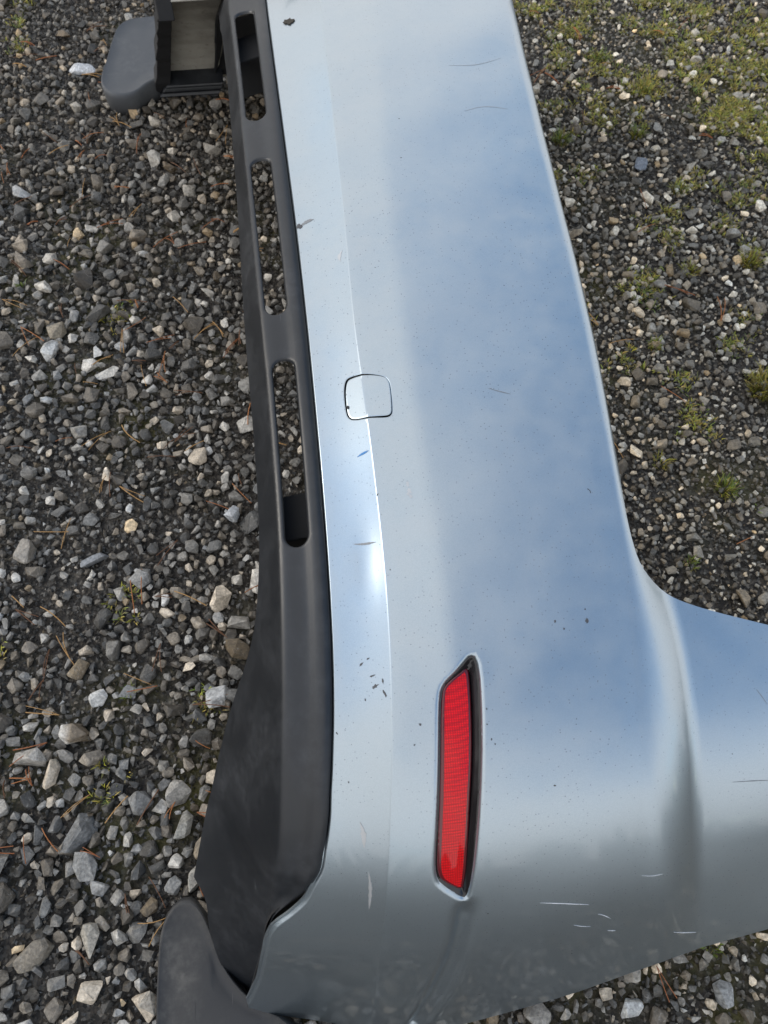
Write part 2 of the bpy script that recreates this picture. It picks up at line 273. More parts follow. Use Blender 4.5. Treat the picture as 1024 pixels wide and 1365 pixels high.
_DA = [-0.08, -0.08, -0.08, -0.08, -0.08, -0.08, -0.08, -0.08, -0.08, -0.08, -0.08, -0.08, -0.08, -0.08, -0.08, -0.08, -0.08, -0.08, -0.08, -0.08, -0.08, -0.08, -0.08, -0.08, -0.08, -0.08, -0.08, -0.08, -0.08, -0.08, -0.08, -0.08, -0.08, -0.08, -0.08, -0.08, -0.08, -0.08, -0.08, -0.08, -0.08, -0.08, -0.08, -0.08, -0.08, -0.0801, -0.0804, -0.0808, -0.0814, -0.0823, -0.0832, -0.084, -0.0848, -0.0853, -0.0856, -0.0857, -0.0857, -0.0855, -0.0853, -0.0852, -0.0851, -0.0852, -0.0854, -0.0858, -0.0866, -0.088, -0.0903, -0.0936, -0.0983, -0.105, -0.114, -0.1245, -0.1353, -0.1447, -0.152, -0.1572, -0.1607, -0.163, -0.1645, -0.1653, -0.1655, -0.1649, -0.1628, -0.1591, -0.1537, -0.1471, -0.1399, -0.1325, -0.125, -0.1177, -0.1107, -0.1047, -0.1001, -0.0972, -0.0957, -0.0952, -0.095]       # how far the valance edge lies inside the side profile
WD, WE, WF, WL = .06, .115, .32, .36
def cols(s):
    return [pchip(_ST, t, s) for t in (_XC, _XD, _XE, _XF, _XL)]

def cover_x(s, w):
    """plan x of cover coordinate w (0 lip, WD crease, WE bend, WF ridge, WL ledge foot), smooth in w"""
    c, d, e, f, l = cols(s)
    ks = [0, WD, WE, WF, WL]; vs = [c, d, e, f, l]
    m = [(d-c)/WD]
    for i in range(1, 4):
        a = (vs[i]-vs[i-1])/(ks[i]-ks[i-1]); b = (vs[i+1]-vs[i])/(ks[i+1]-ks[i])
        m.append(2*a*b/(a+b+1e-9))
    m.append(np.ones_like(c)*.9)
    w = np.asarray(w, float)
    out = np.where(w < 0, c + w*.5, l + (w-WL)*1.0)
    for i in range(4):
        h = ks[i+1]-ks[i]; t = np.clip((w-ks[i])/h, 0, 1)
        v = (2*t**3-3*t**2+1)*vs[i] + (t**3-2*t**2+t)*h*m[i] + (-2*t**3+3*t**2)*vs[i+1] + (t**3-t**2)*h*m[i+1]
        out = np.where((w >= ks[i]) & (w <= ks[i+1]), v, out)
    return out

_dw = [0, .03, WD-.002, WD+.002, .085, .104, .112, .120, .130, .15, .20, .26, .30, WF]
_dv = [-.030, -.0195, -.0094, -.0086, -.0050, -.0021, -.0010, -.0003, .0001, .0006, .0016, .0018, .0013, .0002]
def cover_d(s, w):
    """outward offset of the cover from the side profile"""
    s = np.asarray(s, float); w = np.asarray(w, float)
    d = pchip(_dw, _dv, np.clip(w, 0, WF))
    k = sstep(.65, 1.05, np.abs(s+.05))                       # the crease fades out round the corner
    flat = pchip([0, .06, WE, .15, .26, WF], [-.024, -.009, -.001, .0016, .0022, .0006], np.clip(w, 0, WF))
    d = d*(1-k) + flat*k
    ux = np.maximum(cols(s)[1] - cover_x(s, np.maximum(w, 0)), 0)         # distance below the crease
    ux = .08*np.tanh(ux/.08)
    ed = (-.0090 - .46*ux)*(1-k) + (-.0085 - .36*ux)*k
    d = np.where(w < WD-.002, ed, d)
    d = np.where(w < 0, d - np.minimum(.035 - .030*sstep(.66, .76, np.abs(s+.05)-.05), 5.0*(-w)), d)      # turned-in lip
    q = np.maximum(w - WF, 0)
    sp = lambda a, e: .5*(a + np.sqrt(a*a + e*e) - e)              # soft ramp
    cen = -(.19*sp(q-.001, .005) + 3.4*sp(q-.0245, .003))        # rolled lip, then a steep drop
    lw = .062; fad = 1 - .8*sstep(.78, 1.0, np.abs(s + .05) - .05)
    t = np.clip(q/lw, 0, 1)
    wing = -.021*fad*(t**3*(t*(6*t-15)+10)) - .05*np.maximum(q-lw, 0) - .1*np.maximum(q-.2, 0)**2
    b = np.where(s > 0, sstep(.25, .44, s), sstep(.53, .70, -s))
    return d + cen*(1-b) + wing*b

def cover_pt(s, w, extra=0.):
    y, z, ny, nz = base(s)
    d = cover_d(s, w) + extra
    return np.stack([cover_x(s, w), y + ny*d, z + nz*d], -1)

def normals_of(fn, s, w, e=.0008):
    a = fn(s+e, w) - fn(s-e, w); b = fn(s, w+e) - fn(s, w-e)
    n = np.cross(a, b); n /= np.linalg.norm(n, axis=-1, keepdims=True) + 1e-12
    y, z, ny, nz = base(s)
    sg = np.sign(n[..., 1]*ny + n[..., 2]*nz); sg[sg == 0] = 1
    return n*sg[..., None]

# valance: v runs from the outer edge (0) over the fold (VB) to the gap beside the cover (VC)
VB, VC = .045, .105
def val_x(s, v):
    a, b, c = [pchip(_ST, t, s) for t in (_XA, _XB, _XC)]
    b = np.maximum(b, a + .012); c = np.maximum(c, b + .001)
    v = np.asarray(v, float)
    return np.where(v <= VB, a + (b-a)*v/VB, b + (c+.001-b)*np.minimum((v-VB)/(VC-VB), 1) + np.maximum(v-VC, 0)*(1.6 + 4*sstep(.70, .80, np.abs(np.asarray(s)+.05)-.05)))
def val_d(s, v):
    v = np.asarray(v, float); q = pchip(_ST, _DA, s) + .05
    d = pchip([-.02, VB-.0001, VB, .075, VC-.012, VC-.004, VC, VC+.014],
              [-.0502, -.0502, -.0500, -.0435, -.0372, -.038, -.046, -.056], v)
    t = (VB - v)/VB; e = .06                                   # fold with a small radius
    d = d - .016*sstep(.78, .86, np.abs(s+.05) - .05)
    return d + q*.5*(t - .0 + np.sqrt(t*t + e*e) - e*.55)
def val_pt(s, v, extra=0.):
    y, z, ny, nz = base(s)
    d = val_d(s, v) + extra
    return np.stack([val_x(s, v), y + ny*d, z + nz*d], -1)
# ---------------------------------------------------------------- shells cut from a plan in (s, w)
def poly_sd(P, poly, closed=True):
    """unsigned distance and inside flag of points P (n,2) to a polygon / polyline"""
    A = np.asarray(poly, float); B = np.roll(A, -1, 0) if closed else A[1:]
    if not closed: A = A[:-1]
    best = np.full(len(P), 1e9); ins = np.zeros(len(P), bool)
    for a, b in zip(A, B):
        ab = b - a; t = np.clip(((P - a) @ ab) / (ab @ ab + 1e-15), 0, 1)
        best = np.minimum(best, np.hypot(*(P - a - t[:, None]*ab).T))
        if closed:
            cnd = (a[1] > P[:, 1]) != (b[1] > P[:, 1])
            if abs(b[1]-a[1]) > 1e-12:
                ins ^= cnd & (P[:, 0] < (b[0]-a[0])*(P[:, 1]-a[1])/(b[1]-a[1]) + a[0])
    return best, ins
def smooth_loop(pts, n, closed=True, it=2):
    """corner-cut then resample a loop"""
    P = np.asarray(pts, float)
    for _ in range(it):
        if closed:
            Q = np.roll(P, -1, 0); P = np.stack([.75*P+.25*Q, .25*P+.75*Q], 1).reshape(-1, 2)
        else:
            Q = np.stack([.75*P[:-1]+.25*P[1:], .25*P[:-1]+.75*P[1:]], 1).reshape(-1, 2); P = np.vstack([P[:1], Q, P[-1:]])
    L = np.vstack([P, P[:1]]) if closed else P
    d = np.concatenate([[0], np.cumsum(np.hypot(*np.diff(L, axis=0).T))])
    t = np.linspace(0, d[-1], n + 1)[:-1] if closed else np.linspace(0, d[-1], n)
    return np.stack([np.interp(t, d, L[:, 0]), np.interp(t, d, L[:, 1])], -1)
def offset_loop(P, o):
    P = np.asarray(P, float); T = np.roll(P, -1, 0) - np.roll(P, 1, 0)
    T /= np.linalg.norm(T, axis=1, keepdims=True) + 1e-12
    N = np.stack([T[:, 1], -T[:, 0]], -1)
    area = np.sum(P[:, 0]*np.roll(P[:, 1], -1) - np.roll(P[:, 0], -1)*P[:, 1])
    return P + N*(o if area > 0 else -o)

def build_shell(name, outer, holes, pts, fn, thick, mats, parent, keep=.0012, rings=()):
    """triangulate the plan, map with fn(s, w, extra) -> xyz; outer skin, inner skin and cut edges"""
    V = []; E = []
    for loop in [outer] + list(holes):
        k = len(V); m = len(loop); V += [tuple(p) for p in loop]; E += [(k+i, k+(i+1) % m) for i in range(m)]
    nfix = len(V)
    ringpts = np.vstack([np.asarray(r) for r in rings]) if len(rings) else np.zeros((0, 2))
    if len(pts):
        pts = np.asarray(pts, float)
        d, ins = poly_sd(pts, outer); ok = ins & (d > keep)
        for h in holes:
            d, i2 = poly_sd(pts, h); ok &= (~i2) & (d > keep)
        pts = pts[ok]
        if len(ringpts):
            d, ins = poly_sd(ringpts, outer); okr = ins & (d > keep*.5)
            ringpts = ringpts[okr]
            cell = .0016; occ = set(map(tuple, np.floor(ringpts/cell).astype(int).tolist()))
            kk = np.floor(pts/cell).astype(int)
            pts = pts[np.array([tuple(q) not in occ for q in kk.tolist()])]
            pts = np.vstack([pts, ringpts])
        V += [tuple(p) for p in pts]
    r = delaunay_2d_cdt([Vector(v) for v in V], E, [], 0, 1e-7)
    P = np.array([(v.x, v.y) for v in r[0]]); Tm = np.array([f for f in r[2] if len(f) == 3])
    cen = P[Tm].mean(1)
    ins = poly_sd(cen, outer)[1]
    for h in holes: ins &= ~poly_sd(cen, h)[1]
    Tm = Tm[ins]
    a, b, c = P[Tm[:, 0]], P[Tm[:, 1]], P[Tm[:, 2]]
    X = fn(P[:, 0], P[:, 1]); Nn = normals_of(fn, P[:, 0], P[:, 1])
    # orient
    g = np.cross(X[Tm[:, 1]]-X[Tm[:, 0]], X[Tm[:, 2]]-X[Tm[:, 0]]); flip = np.sum(g*Nn[Tm].mean(1), 1) < 0
    Tm[flip] = Tm[flip][:, ::-1]
    n = len(P); verts = [X, X - Nn*thick]; norms = [Nn, -Nn]
    faces = [Tm, Tm[:, ::-1] + n]; mi = [np.zeros(len(Tm), int), np.full(len(Tm), 1 if len(mats) > 1 else 0)]
    cnt = {}
    for t in Tm:
        for e in ((t[0], t[1]), (t[1], t[2]), (t[2], t[0])):
            k = (min(e), max(e)); cnt[k] = None if k in cnt else (int(e[0]), int(e[1]))
    wall = [e for e in cnt.values() if e]
    wv = []; wn = []; wf = []; o = 2*n
    for i, j in wall:
        q = [X[i], X[j], X[j]-Nn[j]*thick, X[i]-Nn[i]*thick]
        nn = np.cross(q[3]-q[0], q[1]-q[0]); nn = nn/(np.linalg.norm(nn)+1e-12)
        k = o + len(wv); wv += q; wn += [nn]*4; wf += [(k, k+3, k+2), (k, k+2, k+1)]
    verts.append(np.array(wv).reshape(-1, 3)); norms.append(np.array(wn).reshape(-1, 3)); faces.append(np.array(wf).reshape(-1, 3))
    mi.append(np.zeros(len(wf), int))
    return raw_mesh(name, np.vstack(verts), np.vstack(faces), mats, parent, np.vstack(norms), np.concatenate(mi))

def raw_mesh(name, verts, tris, mats, parent=None, norms=None, mi=None, tint=None, smooth=True):
    me = bpy.data.meshes.new(name)
    verts = np.asarray(verts, np.float32); tris = np.asarray(tris, np.int32)
    me.vertices.add(len(verts)); me.vertices.foreach_set('co', verts.ravel())
    me.loops.add(tris.size); me.loops.foreach_set('vertex_index', tris.ravel())
    me.polygons.add(len(tris)); me.polygons.foreach_set('loop_start', np.arange(0, tris.size, 3, dtype=np.int32))
    for m in mats: me.materials.append(M[m])
    if mi is not None: me.polygons.foreach_set('material_index', np.asarray(mi, np.int32))
    me.polygons.foreach_set('use_smooth', np.full(len(tris), smooth))
    me.update(calc_edges=True)
    if tint is not None:
        at = me.attributes.new('tint', 'FLOAT_COLOR', 'POINT')
        at.data.foreach_set('color', np.hstack([tint, np.ones((len(tint), 1))]).astype(np.float32).ravel())
    if norms is not None: me.normals_split_custom_set_from_vertices(norms.astype(np.float32).tolist())
    me.validate(clean_customdata=False)
    return link(bpy.data.objects.new(name, me), parent)
# ---------------------------------------------------------------- ground
gs = []
def gh(x, y):      # gentle unevenness of the yard
    return .004*np.sin(x*3.1+y*1.7) + .003*np.sin(y*4.3-x*2.2+1) + .002*np.sin(x*9.1+y*7.7)
def make_ground():
    xs = np.concatenate([[-600,-120,-30,-8], np.arange(-2.4, 3.0, .06), [8,30,120,600]]); ys = np.concatenate([[-600,-120,-30,-6], np.arange(-1.6, 4.2, .06), [9,30,120,600]])
    X, Y = np.meshgrid(xs, ys, indexing='ij'); Z = np.where((np.abs(X) < 3.1) & (Y > -2) & (Y < 4.3), gh(X, Y), 0) - .006
    n, m = X.shape; V = np.stack([X, Y, Z], -1).reshape(-1, 3); i = np.arange(n*m).reshape(n, m)
    a, b, c, d = i[:-1, :-1].ravel(), i[1:, :-1].ravel(), i[1:, 1:].ravel(), i[:-1, 1:].ravel()
    o = raw_mesh('ground', V, np.vstack([np.stack([a, b, c], -1), np.stack([a, c, d], -1)]), ['ground'])
    tag(o, kind='structure')
make_ground()

# ---------------------------------------------------------------- stones
def rock_proto(npts, seed, bevel=0., flat=.62):
    rn = random.Random(seed); bm = bmesh.new()
    ax = (rn.uniform(.72, 1.0), rn.uniform(.55, .85), rn.uniform(flat*.75, flat))
    for k in range(npts):
        v = Vector((rn.gauss(0, 1), rn.gauss(0, 1), rn.gauss(0, 1))).normalized()
        p = [math.copysign(abs(c)**.75, c)*a*rn.uniform(.82, 1.05) for c, a in zip(v, ax)]
        bm.verts.new(p)
    r = bmesh.ops.convex_hull(bm, input=bm.verts[:])
    bmesh.ops.delete(bm, geom=[g for g in r['geom_interior'] if isinstance(g, bmesh.types.BMVert)], context='VERTS')
    bmesh.ops.dissolve_limit(bm, angle_limit=math.radians(9), verts=bm.verts[:], edges=bm.edges[:])
    if bevel:
        bmesh.ops.bevel(bm, geom=bm.edges[:], offset=bevel, segments=2, affect='EDGES', profile=.6, clamp_overlap=True)
    bmesh.ops.triangulate(bm, faces=bm.faces[:])
    bmesh.ops.recalc_face_normals(bm, faces=bm.faces[:])
    if bevel:
        for v in bm.verts: v.co += v.normal*rn.uniform(-.018, .018)
    bm.verts.index_update()
    V = np.array([v.co[:] for v in bm.verts]); F = np.array([[v.index for v in f.verts] for f in bm.faces]); bm.free()
    return V, F
LOW = [rock_proto(9, 100+k) for k in range(36)]
MID = [rock_proto(14, 300+k, 0., .66) for k in range(40)]
BIG = [rock_proto(13, 500+k, .075, .66) for k in range(36)]

def rot_mats(n, rng, tilt):
    a = rng.uniform(0, 2*np.pi, n); tx = rng.normal(0, tilt, n); ty = rng.normal(0, tilt, n)
    ca, sa = np.cos(a), np.sin(a); Z = np.zeros(n); O = np.ones(n)
    Rz = np.stack([np.stack([ca, -sa, Z], -1), np.stack([sa, ca, Z], -1), np.stack([Z, Z, O], -1)], 1)
    cx, sx = np.cos(tx), np.sin(tx); Rx = np.stack([np.stack([O, Z, Z], -1), np.stack([Z, cx, -sx], -1), np.stack([Z, sx, cx], -1)], 1)
    cy, sy = np.cos(ty), np.sin(ty); Ry = np.stack([np.stack([cy, Z, sy], -1), np.stack([Z, O, Z], -1), np.stack([-sy, Z, cy], -1)], 1)
    return Rx @ Ry @ Rz
def stone_tint(n, rng, light):
    """albedo of wet crushed limestone: mostly dark grey, some pale, a few tan"""
    u = rng.uniform(0, 1, n); g = np.where(u < .55, rng.uniform(.028, .085, n), np.where(u < .82, rng.uniform(.085, .17, n), rng.uniform(.17, .36, n)))
    g = g*light
    c = np.stack([g*1.29, g*1.21, g*1.07], -1)
    k = rng.uniform(0, 1, n)
    c[k < .32] *= (1.08, .98, .86); c[(k > .32) & (k < .345)] *= (1.35, 1.08, .74); c[k > .82] *= (.95, .99, 1.05)
    return c
def scatter(protos, xy, r, zoff, rng, tilt, light):
    n = len(xy); R = rot_mats(n, rng, tilt); pid = rng.integers(0, len(protos), n); tint = stone_tint(n, rng, light)
    asp = rng.uniform(.85, 1.2, (n, 3))
    rt = sstep(.1, .6, xy[:, 0])[:, None]; ul = (sstep(.7, 1.7, xy[:, 1])*(1-sstep(-.2, .2, xy[:, 0])))[:, None]
    tint = tint*.98*(1 + .45*rt)*(1 - rt*np.array([0, .04, .13]))*(1 - ul*np.array([.28, .33, .40]))    # stone browner at verge, darker far left; right side lightened to offset bumper shade
    Vs, Fs, Ts = [], [], []; off = 0
    for p, (V, F) in enumerate(protos):
        k = np.nonzero(pid == p)[0]
        if not len(k): continue
        W = np.einsum('nij,nvj->nvi', R[k], V[None]*asp[k][:, None]*r[k][:, None, None])
        W[..., 0] += xy[k, 0][:, None]; W[..., 1] += xy[k, 1][:, None]
        W[..., 2] += (gh(xy[k, 0], xy[k, 1]) + zoff[k])[:, None]
        m = len(V); idx = F[None] + (np.arange(len(k))*m)[:, None, None] + off
        Vs.append(W.reshape(-1, 3)); Fs.append(idx.reshape(-1, 3)); Ts.append(np.repeat(tint[k], m, 0)); off += m*len(k)
    return np.vstack(Vs), np.vstack(Fs), np.vstack(Ts)

def sizefac(x, y):
    f = 1.0 - .26*sstep(.15, .55, x)                      # finer on the hatch side of the bumper
    f *= 1.0 - .08*sstep(.9, 1.9, y)
    f *= 1.0 + .22*(1 - sstep(-.1, .9, y))*(1 - sstep(-.1, .3, x))
    return f*(1 + .15*np.sin(x*5.3+1)*np.sin(y*4.1))

STONES = [
    # label, x, y, length, width, height, rotation, albedo
    ('long white stone touching the pale far mud flap', -.545, 1.755, .072, .030, .022, -.25, (.50, .50, .50)),
    ('two-tone stone, half white and half brown, left of the valance', -.450, .235, .046, .036, .026, .1, (.16, .125, .085), 1),
    ('large dark grey slab of stone, the biggest in the lower left gravel', -.434, .088, .062, .040, .022, .75, (.13, .13, .125)),
    ('wedge-shaped grey stone just below the big dark slab', -.418, .045, .046, .032, .022, 1.9, (.20, .195, .18)),
    ('tall pale grey splinter of stone standing left of the black valance', -.283, .081, .052, .024, .024, 1.25, (.26, .25, .22)),
    ('bright whitish angular stone close to the flared black valance', -.234, .266, .040, .034, .026, .3, (.44, .44, .43)),
    ('brown rounded stone just above the dark mud flap', -.250, .050, .036, .032, .024, 1.2, (.21, .17, .12)),
    ('long flat grey wedge of stone lying across, mid left', -.436, .512, .054, .026, .018, .1, (.22, .225, .23)),
    ('knobbly light grey stone right of the flat grey wedge', -.358, .473, .038, .034, .026, .6, (.24, .235, .22)),
    ('blocky pale brown stone near the left edge', -.554, .538, .046, .036, .028, 1.4, (.27, .24, .20)),
    ('small pointed white stone near the end of the lowest slot', -.207, .574, .032, .026, .022, 1.1, (.46, .47, .48)),
    ('tan blocky stone in the left gravel level with the middle slots', -.536, .993, .040, .036, .026, .4, (.26, .215, .15)),
    ('flat brown slab of stone in the bottom left corner', -.481, -.058, .056, .036, .018, .4, (.17, .145, .11)),
    ('upright pale stone left of the dark mud flap', -.401, -.048, .046, .026, .026, 1.9, (.29, .265, .22)),
    ('white triangular stone below the near end of the silver bumper', .306, -.194, .040, .024, .018, .2, (.44, .44, .42)),
    ('grey block of stone in the bottom right corner', .432, -.189, .034, .028, .022, 1.3, (.24, .24, .23)),
    ('blue-grey stone standing out in the fine gravel on the right', .687, 1.341, .040, .028, .022, 1.2, (.15, .17, .20)),
    ('pale splintered stone directly touching the tip of the dark mud flap', -.262, .018, .046, .022, .022, .9, (.30, .28, .24)),
    ('large pale stone at the left edge below the far mud flap', -.646, 1.366, .050, .032, .026, -.6, (.36, .35, .33)),
]
placed = {}
CELL = .03
def try_place(x, y, r, k=.82):
    ix, iy = int(x//CELL), int(y//CELL)
    for a in range(ix-2, ix+3):
        for b in range(iy-2, iy+3):
            for (px, py, pr) in placed.get((a, b), ()):
                q = (pr+r)*k
                if (px-x)**2 + (py-y)**2 < q*q: return False
    placed.setdefault((ix, iy), []).append((x, y, r)); return True
for st in STONES: placed.setdefault((int(st[1]//CELL), int(st[2]//CELL)), []).append((st[1], st[2], max(st[3], st[4])*.45))
rg = np.random.default_rng(5)
X0, X1, Y0, Y1 = -1.15, 1.55, -.55, 2.6
def throw(n, r0, r1, k, power=1.6, fade=True):
    out = []
    xs = rg.uniform(X0, X1, n); ys = rg.uniform(Y0, Y1, n); rr = r0 + (r1-r0)*rg.uniform(0, 1, n)**power
    fac = sizefac(xs, ys)
    cl = np.sin(xs*7.3+2*np.sin(ys*3.1))*np.sin(ys*6.1+1.5*np.sin(xs*4.7+.7))
    pr = .72 + .28*cl
    keepu = rg.uniform(0, 1, n)
    for x, y, r, p, u in zip(xs, ys, rr*fac, pr, keepu):
        if u < p and try_place(x, y, r, k): out.append((x, y, r))
    return np.array(out)
big = throw(9000, .0130, .0265, .80, 2.4)
mid = throw(75000, .0075, .0130, .60, 1.2)
sml = throw(95000, .0044, .0084, .60, 1.2)
a = scatter(BIG, big[:, :2], big[:, 2], big[:, 2]*.22, rg, .30, 1.40)
b = scatter(MID, mid[:, :2], mid[:, 2], mid[:, 2]*.26, rg, .40, 1.15)
c = scatter(LOW, sml[:, :2], sml[:, 2], sml[:, 2]*.22, rg, .5, 1.05)
def join(parts):
    off = 0; V, F, T = [], [], []
    for v, f, t in parts: V.append(v); F.append(f+off); T.append(t); off += len(v)
    return np.vstack(V), np.vstack(F), np.vstack(T)
# the yard goes on beyond the frame, with coarser cover
n = 26000; ox = rg.uniform(-3.2, 3.6, n); oy = rg.uniform(-2.2, 5.2, n); k = ~((ox > X0) & (ox < X1) & (oy > Y0) & (oy < Y1))
oxy = np.stack([ox[k], oy[k]], -1); orr = .008 + .014*rg.uniform(0, 1, len(oxy))**2
e = scatter(LOW, oxy, orr, orr*.2 - .002, rg, .4, 1.2)
V, F, T = join([a, b, c, e])
print('gravel', len(big), len(mid), len(sml), len(F))
tag(raw_mesh('gravel', V, F, ['stone'], tint=T, smooth=False), 'dark grey crushed stone gravel with paler and tan pieces', 'gravel', kind='stuff')
# fine grit between the stones
gx, gy = np.meshgrid(np.arange(X0+.15, X1-.2, .0078), np.arange(Y0+.1, Y1-.4, .0078)); n = gx.size
xy = np.stack([gx.ravel(), gy.ravel()], -1) + rg.uniform(-.0055, .0055, (n, 2))
sel = rg.uniform(0, 1, n) < .68; xy = xy[sel]; n = len(xy)
r = rg.uniform(.0022, .0058, n)
V, F, T = scatter([rock_proto(7, 800+k) for k in range(24)], xy, r, r*.15 - .002, rg, .6, .5)
tag(raw_mesh('grit', V, F, ['stone'], tint=T, smooth=False), 'dark fine grit between the gravel stones', 'grit', kind='stuff')

# single stones that stand out
def big_stone(label, x, y, L, W, H, rot, tint, seed, white=0):
    V, F = rock_proto(15, seed, .05, 1.0)
    V = V/np.abs(V).max(0)*np.array([L, W, H])/2
    c_, s_ = math.cos(rot), math.sin(rot)
    V = V @ np.array([[c_, s_, 0], [-s_, c_, 0], [0, 0, 1]])
    V = V - np.array([0, 0, V[:, 2].min()])
    rn = np.random.default_rng(seed); T = np.tile(np.array(tint), (len(V), 1))*rn.uniform(.85, 1.15, (len(V), 1))
    if white: T[V[:, 0] < -L*.12] = np.array((.5, .48, .44))
    o = raw_mesh('stone', V, F, ['stone'], tint=T, smooth=False)
    o.location = (x, y, float(gh(x, y)) - .004)
    tag(o, label, 'stone', 'stones that stand out in the gravel')
for k, st in enumerate(STONES): big_stone(*st[:8], 900+k, st[8] if len(st) > 8 else 0)

# ---------------------------------------------------------------- plants and litter
def blades(n, R, h0, h1, wid, cols, rng, lean=.6):
    V, F, T = [], [], []
    for _ in range(n):
        a = rng.uniform(0, 2*np.pi); q = R*math.sqrt(rng.uniform(0, 1))*.6; x, y = q*math.cos(a), q*math.sin(a)
        h = rng.uniform(h0, h1); d = a + rng.normal(0, .7); l = rng.uniform(.2, 1)*lean*h*1.6; w = wid*rng.uniform(.7, 1.3)
        px, py = -math.sin(d)*w/2, math.cos(d)*w/2; o = len(V); col = np.array(cols[rng.integers(len(cols))])*rng.uniform(.75, 1.25)
        for t, ww in ((0, 1), (.5, .85), (.85, .5)):
            cx, cy, cz = x+math.cos(d)*l*t*t, y+math.sin(d)*l*t*t, h*(t-.25*t*t)
            V += [(cx-px*ww, cy-py*ww, cz), (cx+px*ww, cy+py*ww, cz)]; T += [col*(.8+.3*t)]*2
        V.append((x+math.cos(d)*l, y+math.sin(d)*l, h*.75)); T.append(col*1.1)
        F += [(o, o+1, o+3), (o, o+3, o+2), (o+2, o+3, o+5), (o+2, o+5, o+4), (o+4, o+5, o+6)]
    return np.array(V), np.array(F), np.array(T)
GREEN = [(.12, .17, .018), (.17, .20, .02), (.08, .12, .018)]; YEL = [(.30, .28, .025), (.20, .22, .02), (.30, .22, .04)]; OLV = [(.14, .115, .025), (.18, .135, .035), (.09, .09, .016)]
TUFTS = [
    # label, x, y, radius, height, blades, colour
    ('olive green tuft beside the upper edge of the silver bumper', .527, 1.426, .022, .032, 46, 'g'),
    ('bright yellow-green tuft right of the blue-grey stone', .702, 1.434, .020, .026, 34, 'y'),
    ('pale green tuft, highest of the bright ones on the right', .751, 1.259, .020, .026, 30, 'y'),
    ('bright green tuft right of the bumper where its wing starts to flare', .645, .542, .022, .028, 40, 'y'),
    ('big dense olive tuft at the right edge of the picture', .775, .739, .034, .046, 90, 'o'),
    ('small yellow-green tuft halfway along the right gravel', .599, .858, .016, .022, 24, 'y'),
    ('brownish tuft between the small yellow tuft and the pale green one', .715, 1.033, .020, .024, 34, 'o'),
    ('dark green tuft in the far right gravel near the top edge', .672, 1.693, .022, .024, 34, 'g'),
    ('yellowish tuft below the mossy patch, top right', .754, 1.579, .020, .024, 30, 'y'),
    ('green sprig growing in the curve of the bumper wing', .548, .411, .014, .018, 14, 'g'),
    ('green sprig under the near end of the silver bumper, bottom right', .435, -.134, .016, .020, 16, 'g'),
    ('broad yellow-olive tuft at the far right edge', .843, 1.045, .026, .030, 50, 'o'),
    ('tiny bright green seedling alone in the left gravel', -.373, .288, .012, .016, 16, 'g'),
    ('single green sprig near the left edge', -.620, 1.112, .010, .014, 8, 'g'),
    ('rusty olive tuft near the ridge of the bumper', .547, .604, .018, .020, 26, 'o'),
]
rp = np.random.default_rng(21)
for lab, x, y, R, h, n, pal in TUFTS:
    V, F, T = blades(int(n*2.6), R*1.3, h*.3, h*1.15, .0017, {'g': GREEN+OLV[:1], 'y': YEL+GREEN+OLV[:1], 'o': OLV+YEL}[pal], rp, .5)
    o = raw_mesh('grass_tuft', V, F, ['plant'], tint=T); o.location = (x, y, float(gh(x, y)))
    tag(o, lab, 'grass tuft', 'grass tufts growing through the gravel')
def moss():
    P = []
    for cx, cy, sx, sy, n in ((.97,1.62,.09,.22,1100), (.88,1.88,.14,.12,420), (1.05,1.28,.08,.2,700), (.72,1.25,.22,.45,800), (.62,1.72,.10,.16,260), (.72,.75,.16,.4,260), (.55,1.75,.12,.15,60), (-.62,1.95,.12,.12,50), (-.4,1.0,.3,.6,45), (-.45,.1,.15,.2,25)):
        q = max(3, n//16); cc = np.stack([rp.normal(cx, sx*1.1, q), rp.normal(cy, sy*1.1, q)], -1)      # grows in small mats
        m = cc[rp.integers(0, q, n)] + rp.normal(0, .016, (n, 2)); P.append(m)
    P = np.vstack(P); parts = []
    for x, y in P:
        V, F, T = blades(int(rp.integers(5, 14)), .012, .004, .011, .0018, OLV+YEL if rp.uniform() < .7 else GREEN+OLV, rp, .9)
        parts.append((V + np.array([x, y, float(gh(x, y))+.001]), F, T*1.2))
    return join(parts)
V, F, T = moss(); tag(raw_mesh('moss', V, F, ['plant'], tint=T), 'low olive moss and seedlings growing between the stones', 'moss', kind='stuff')
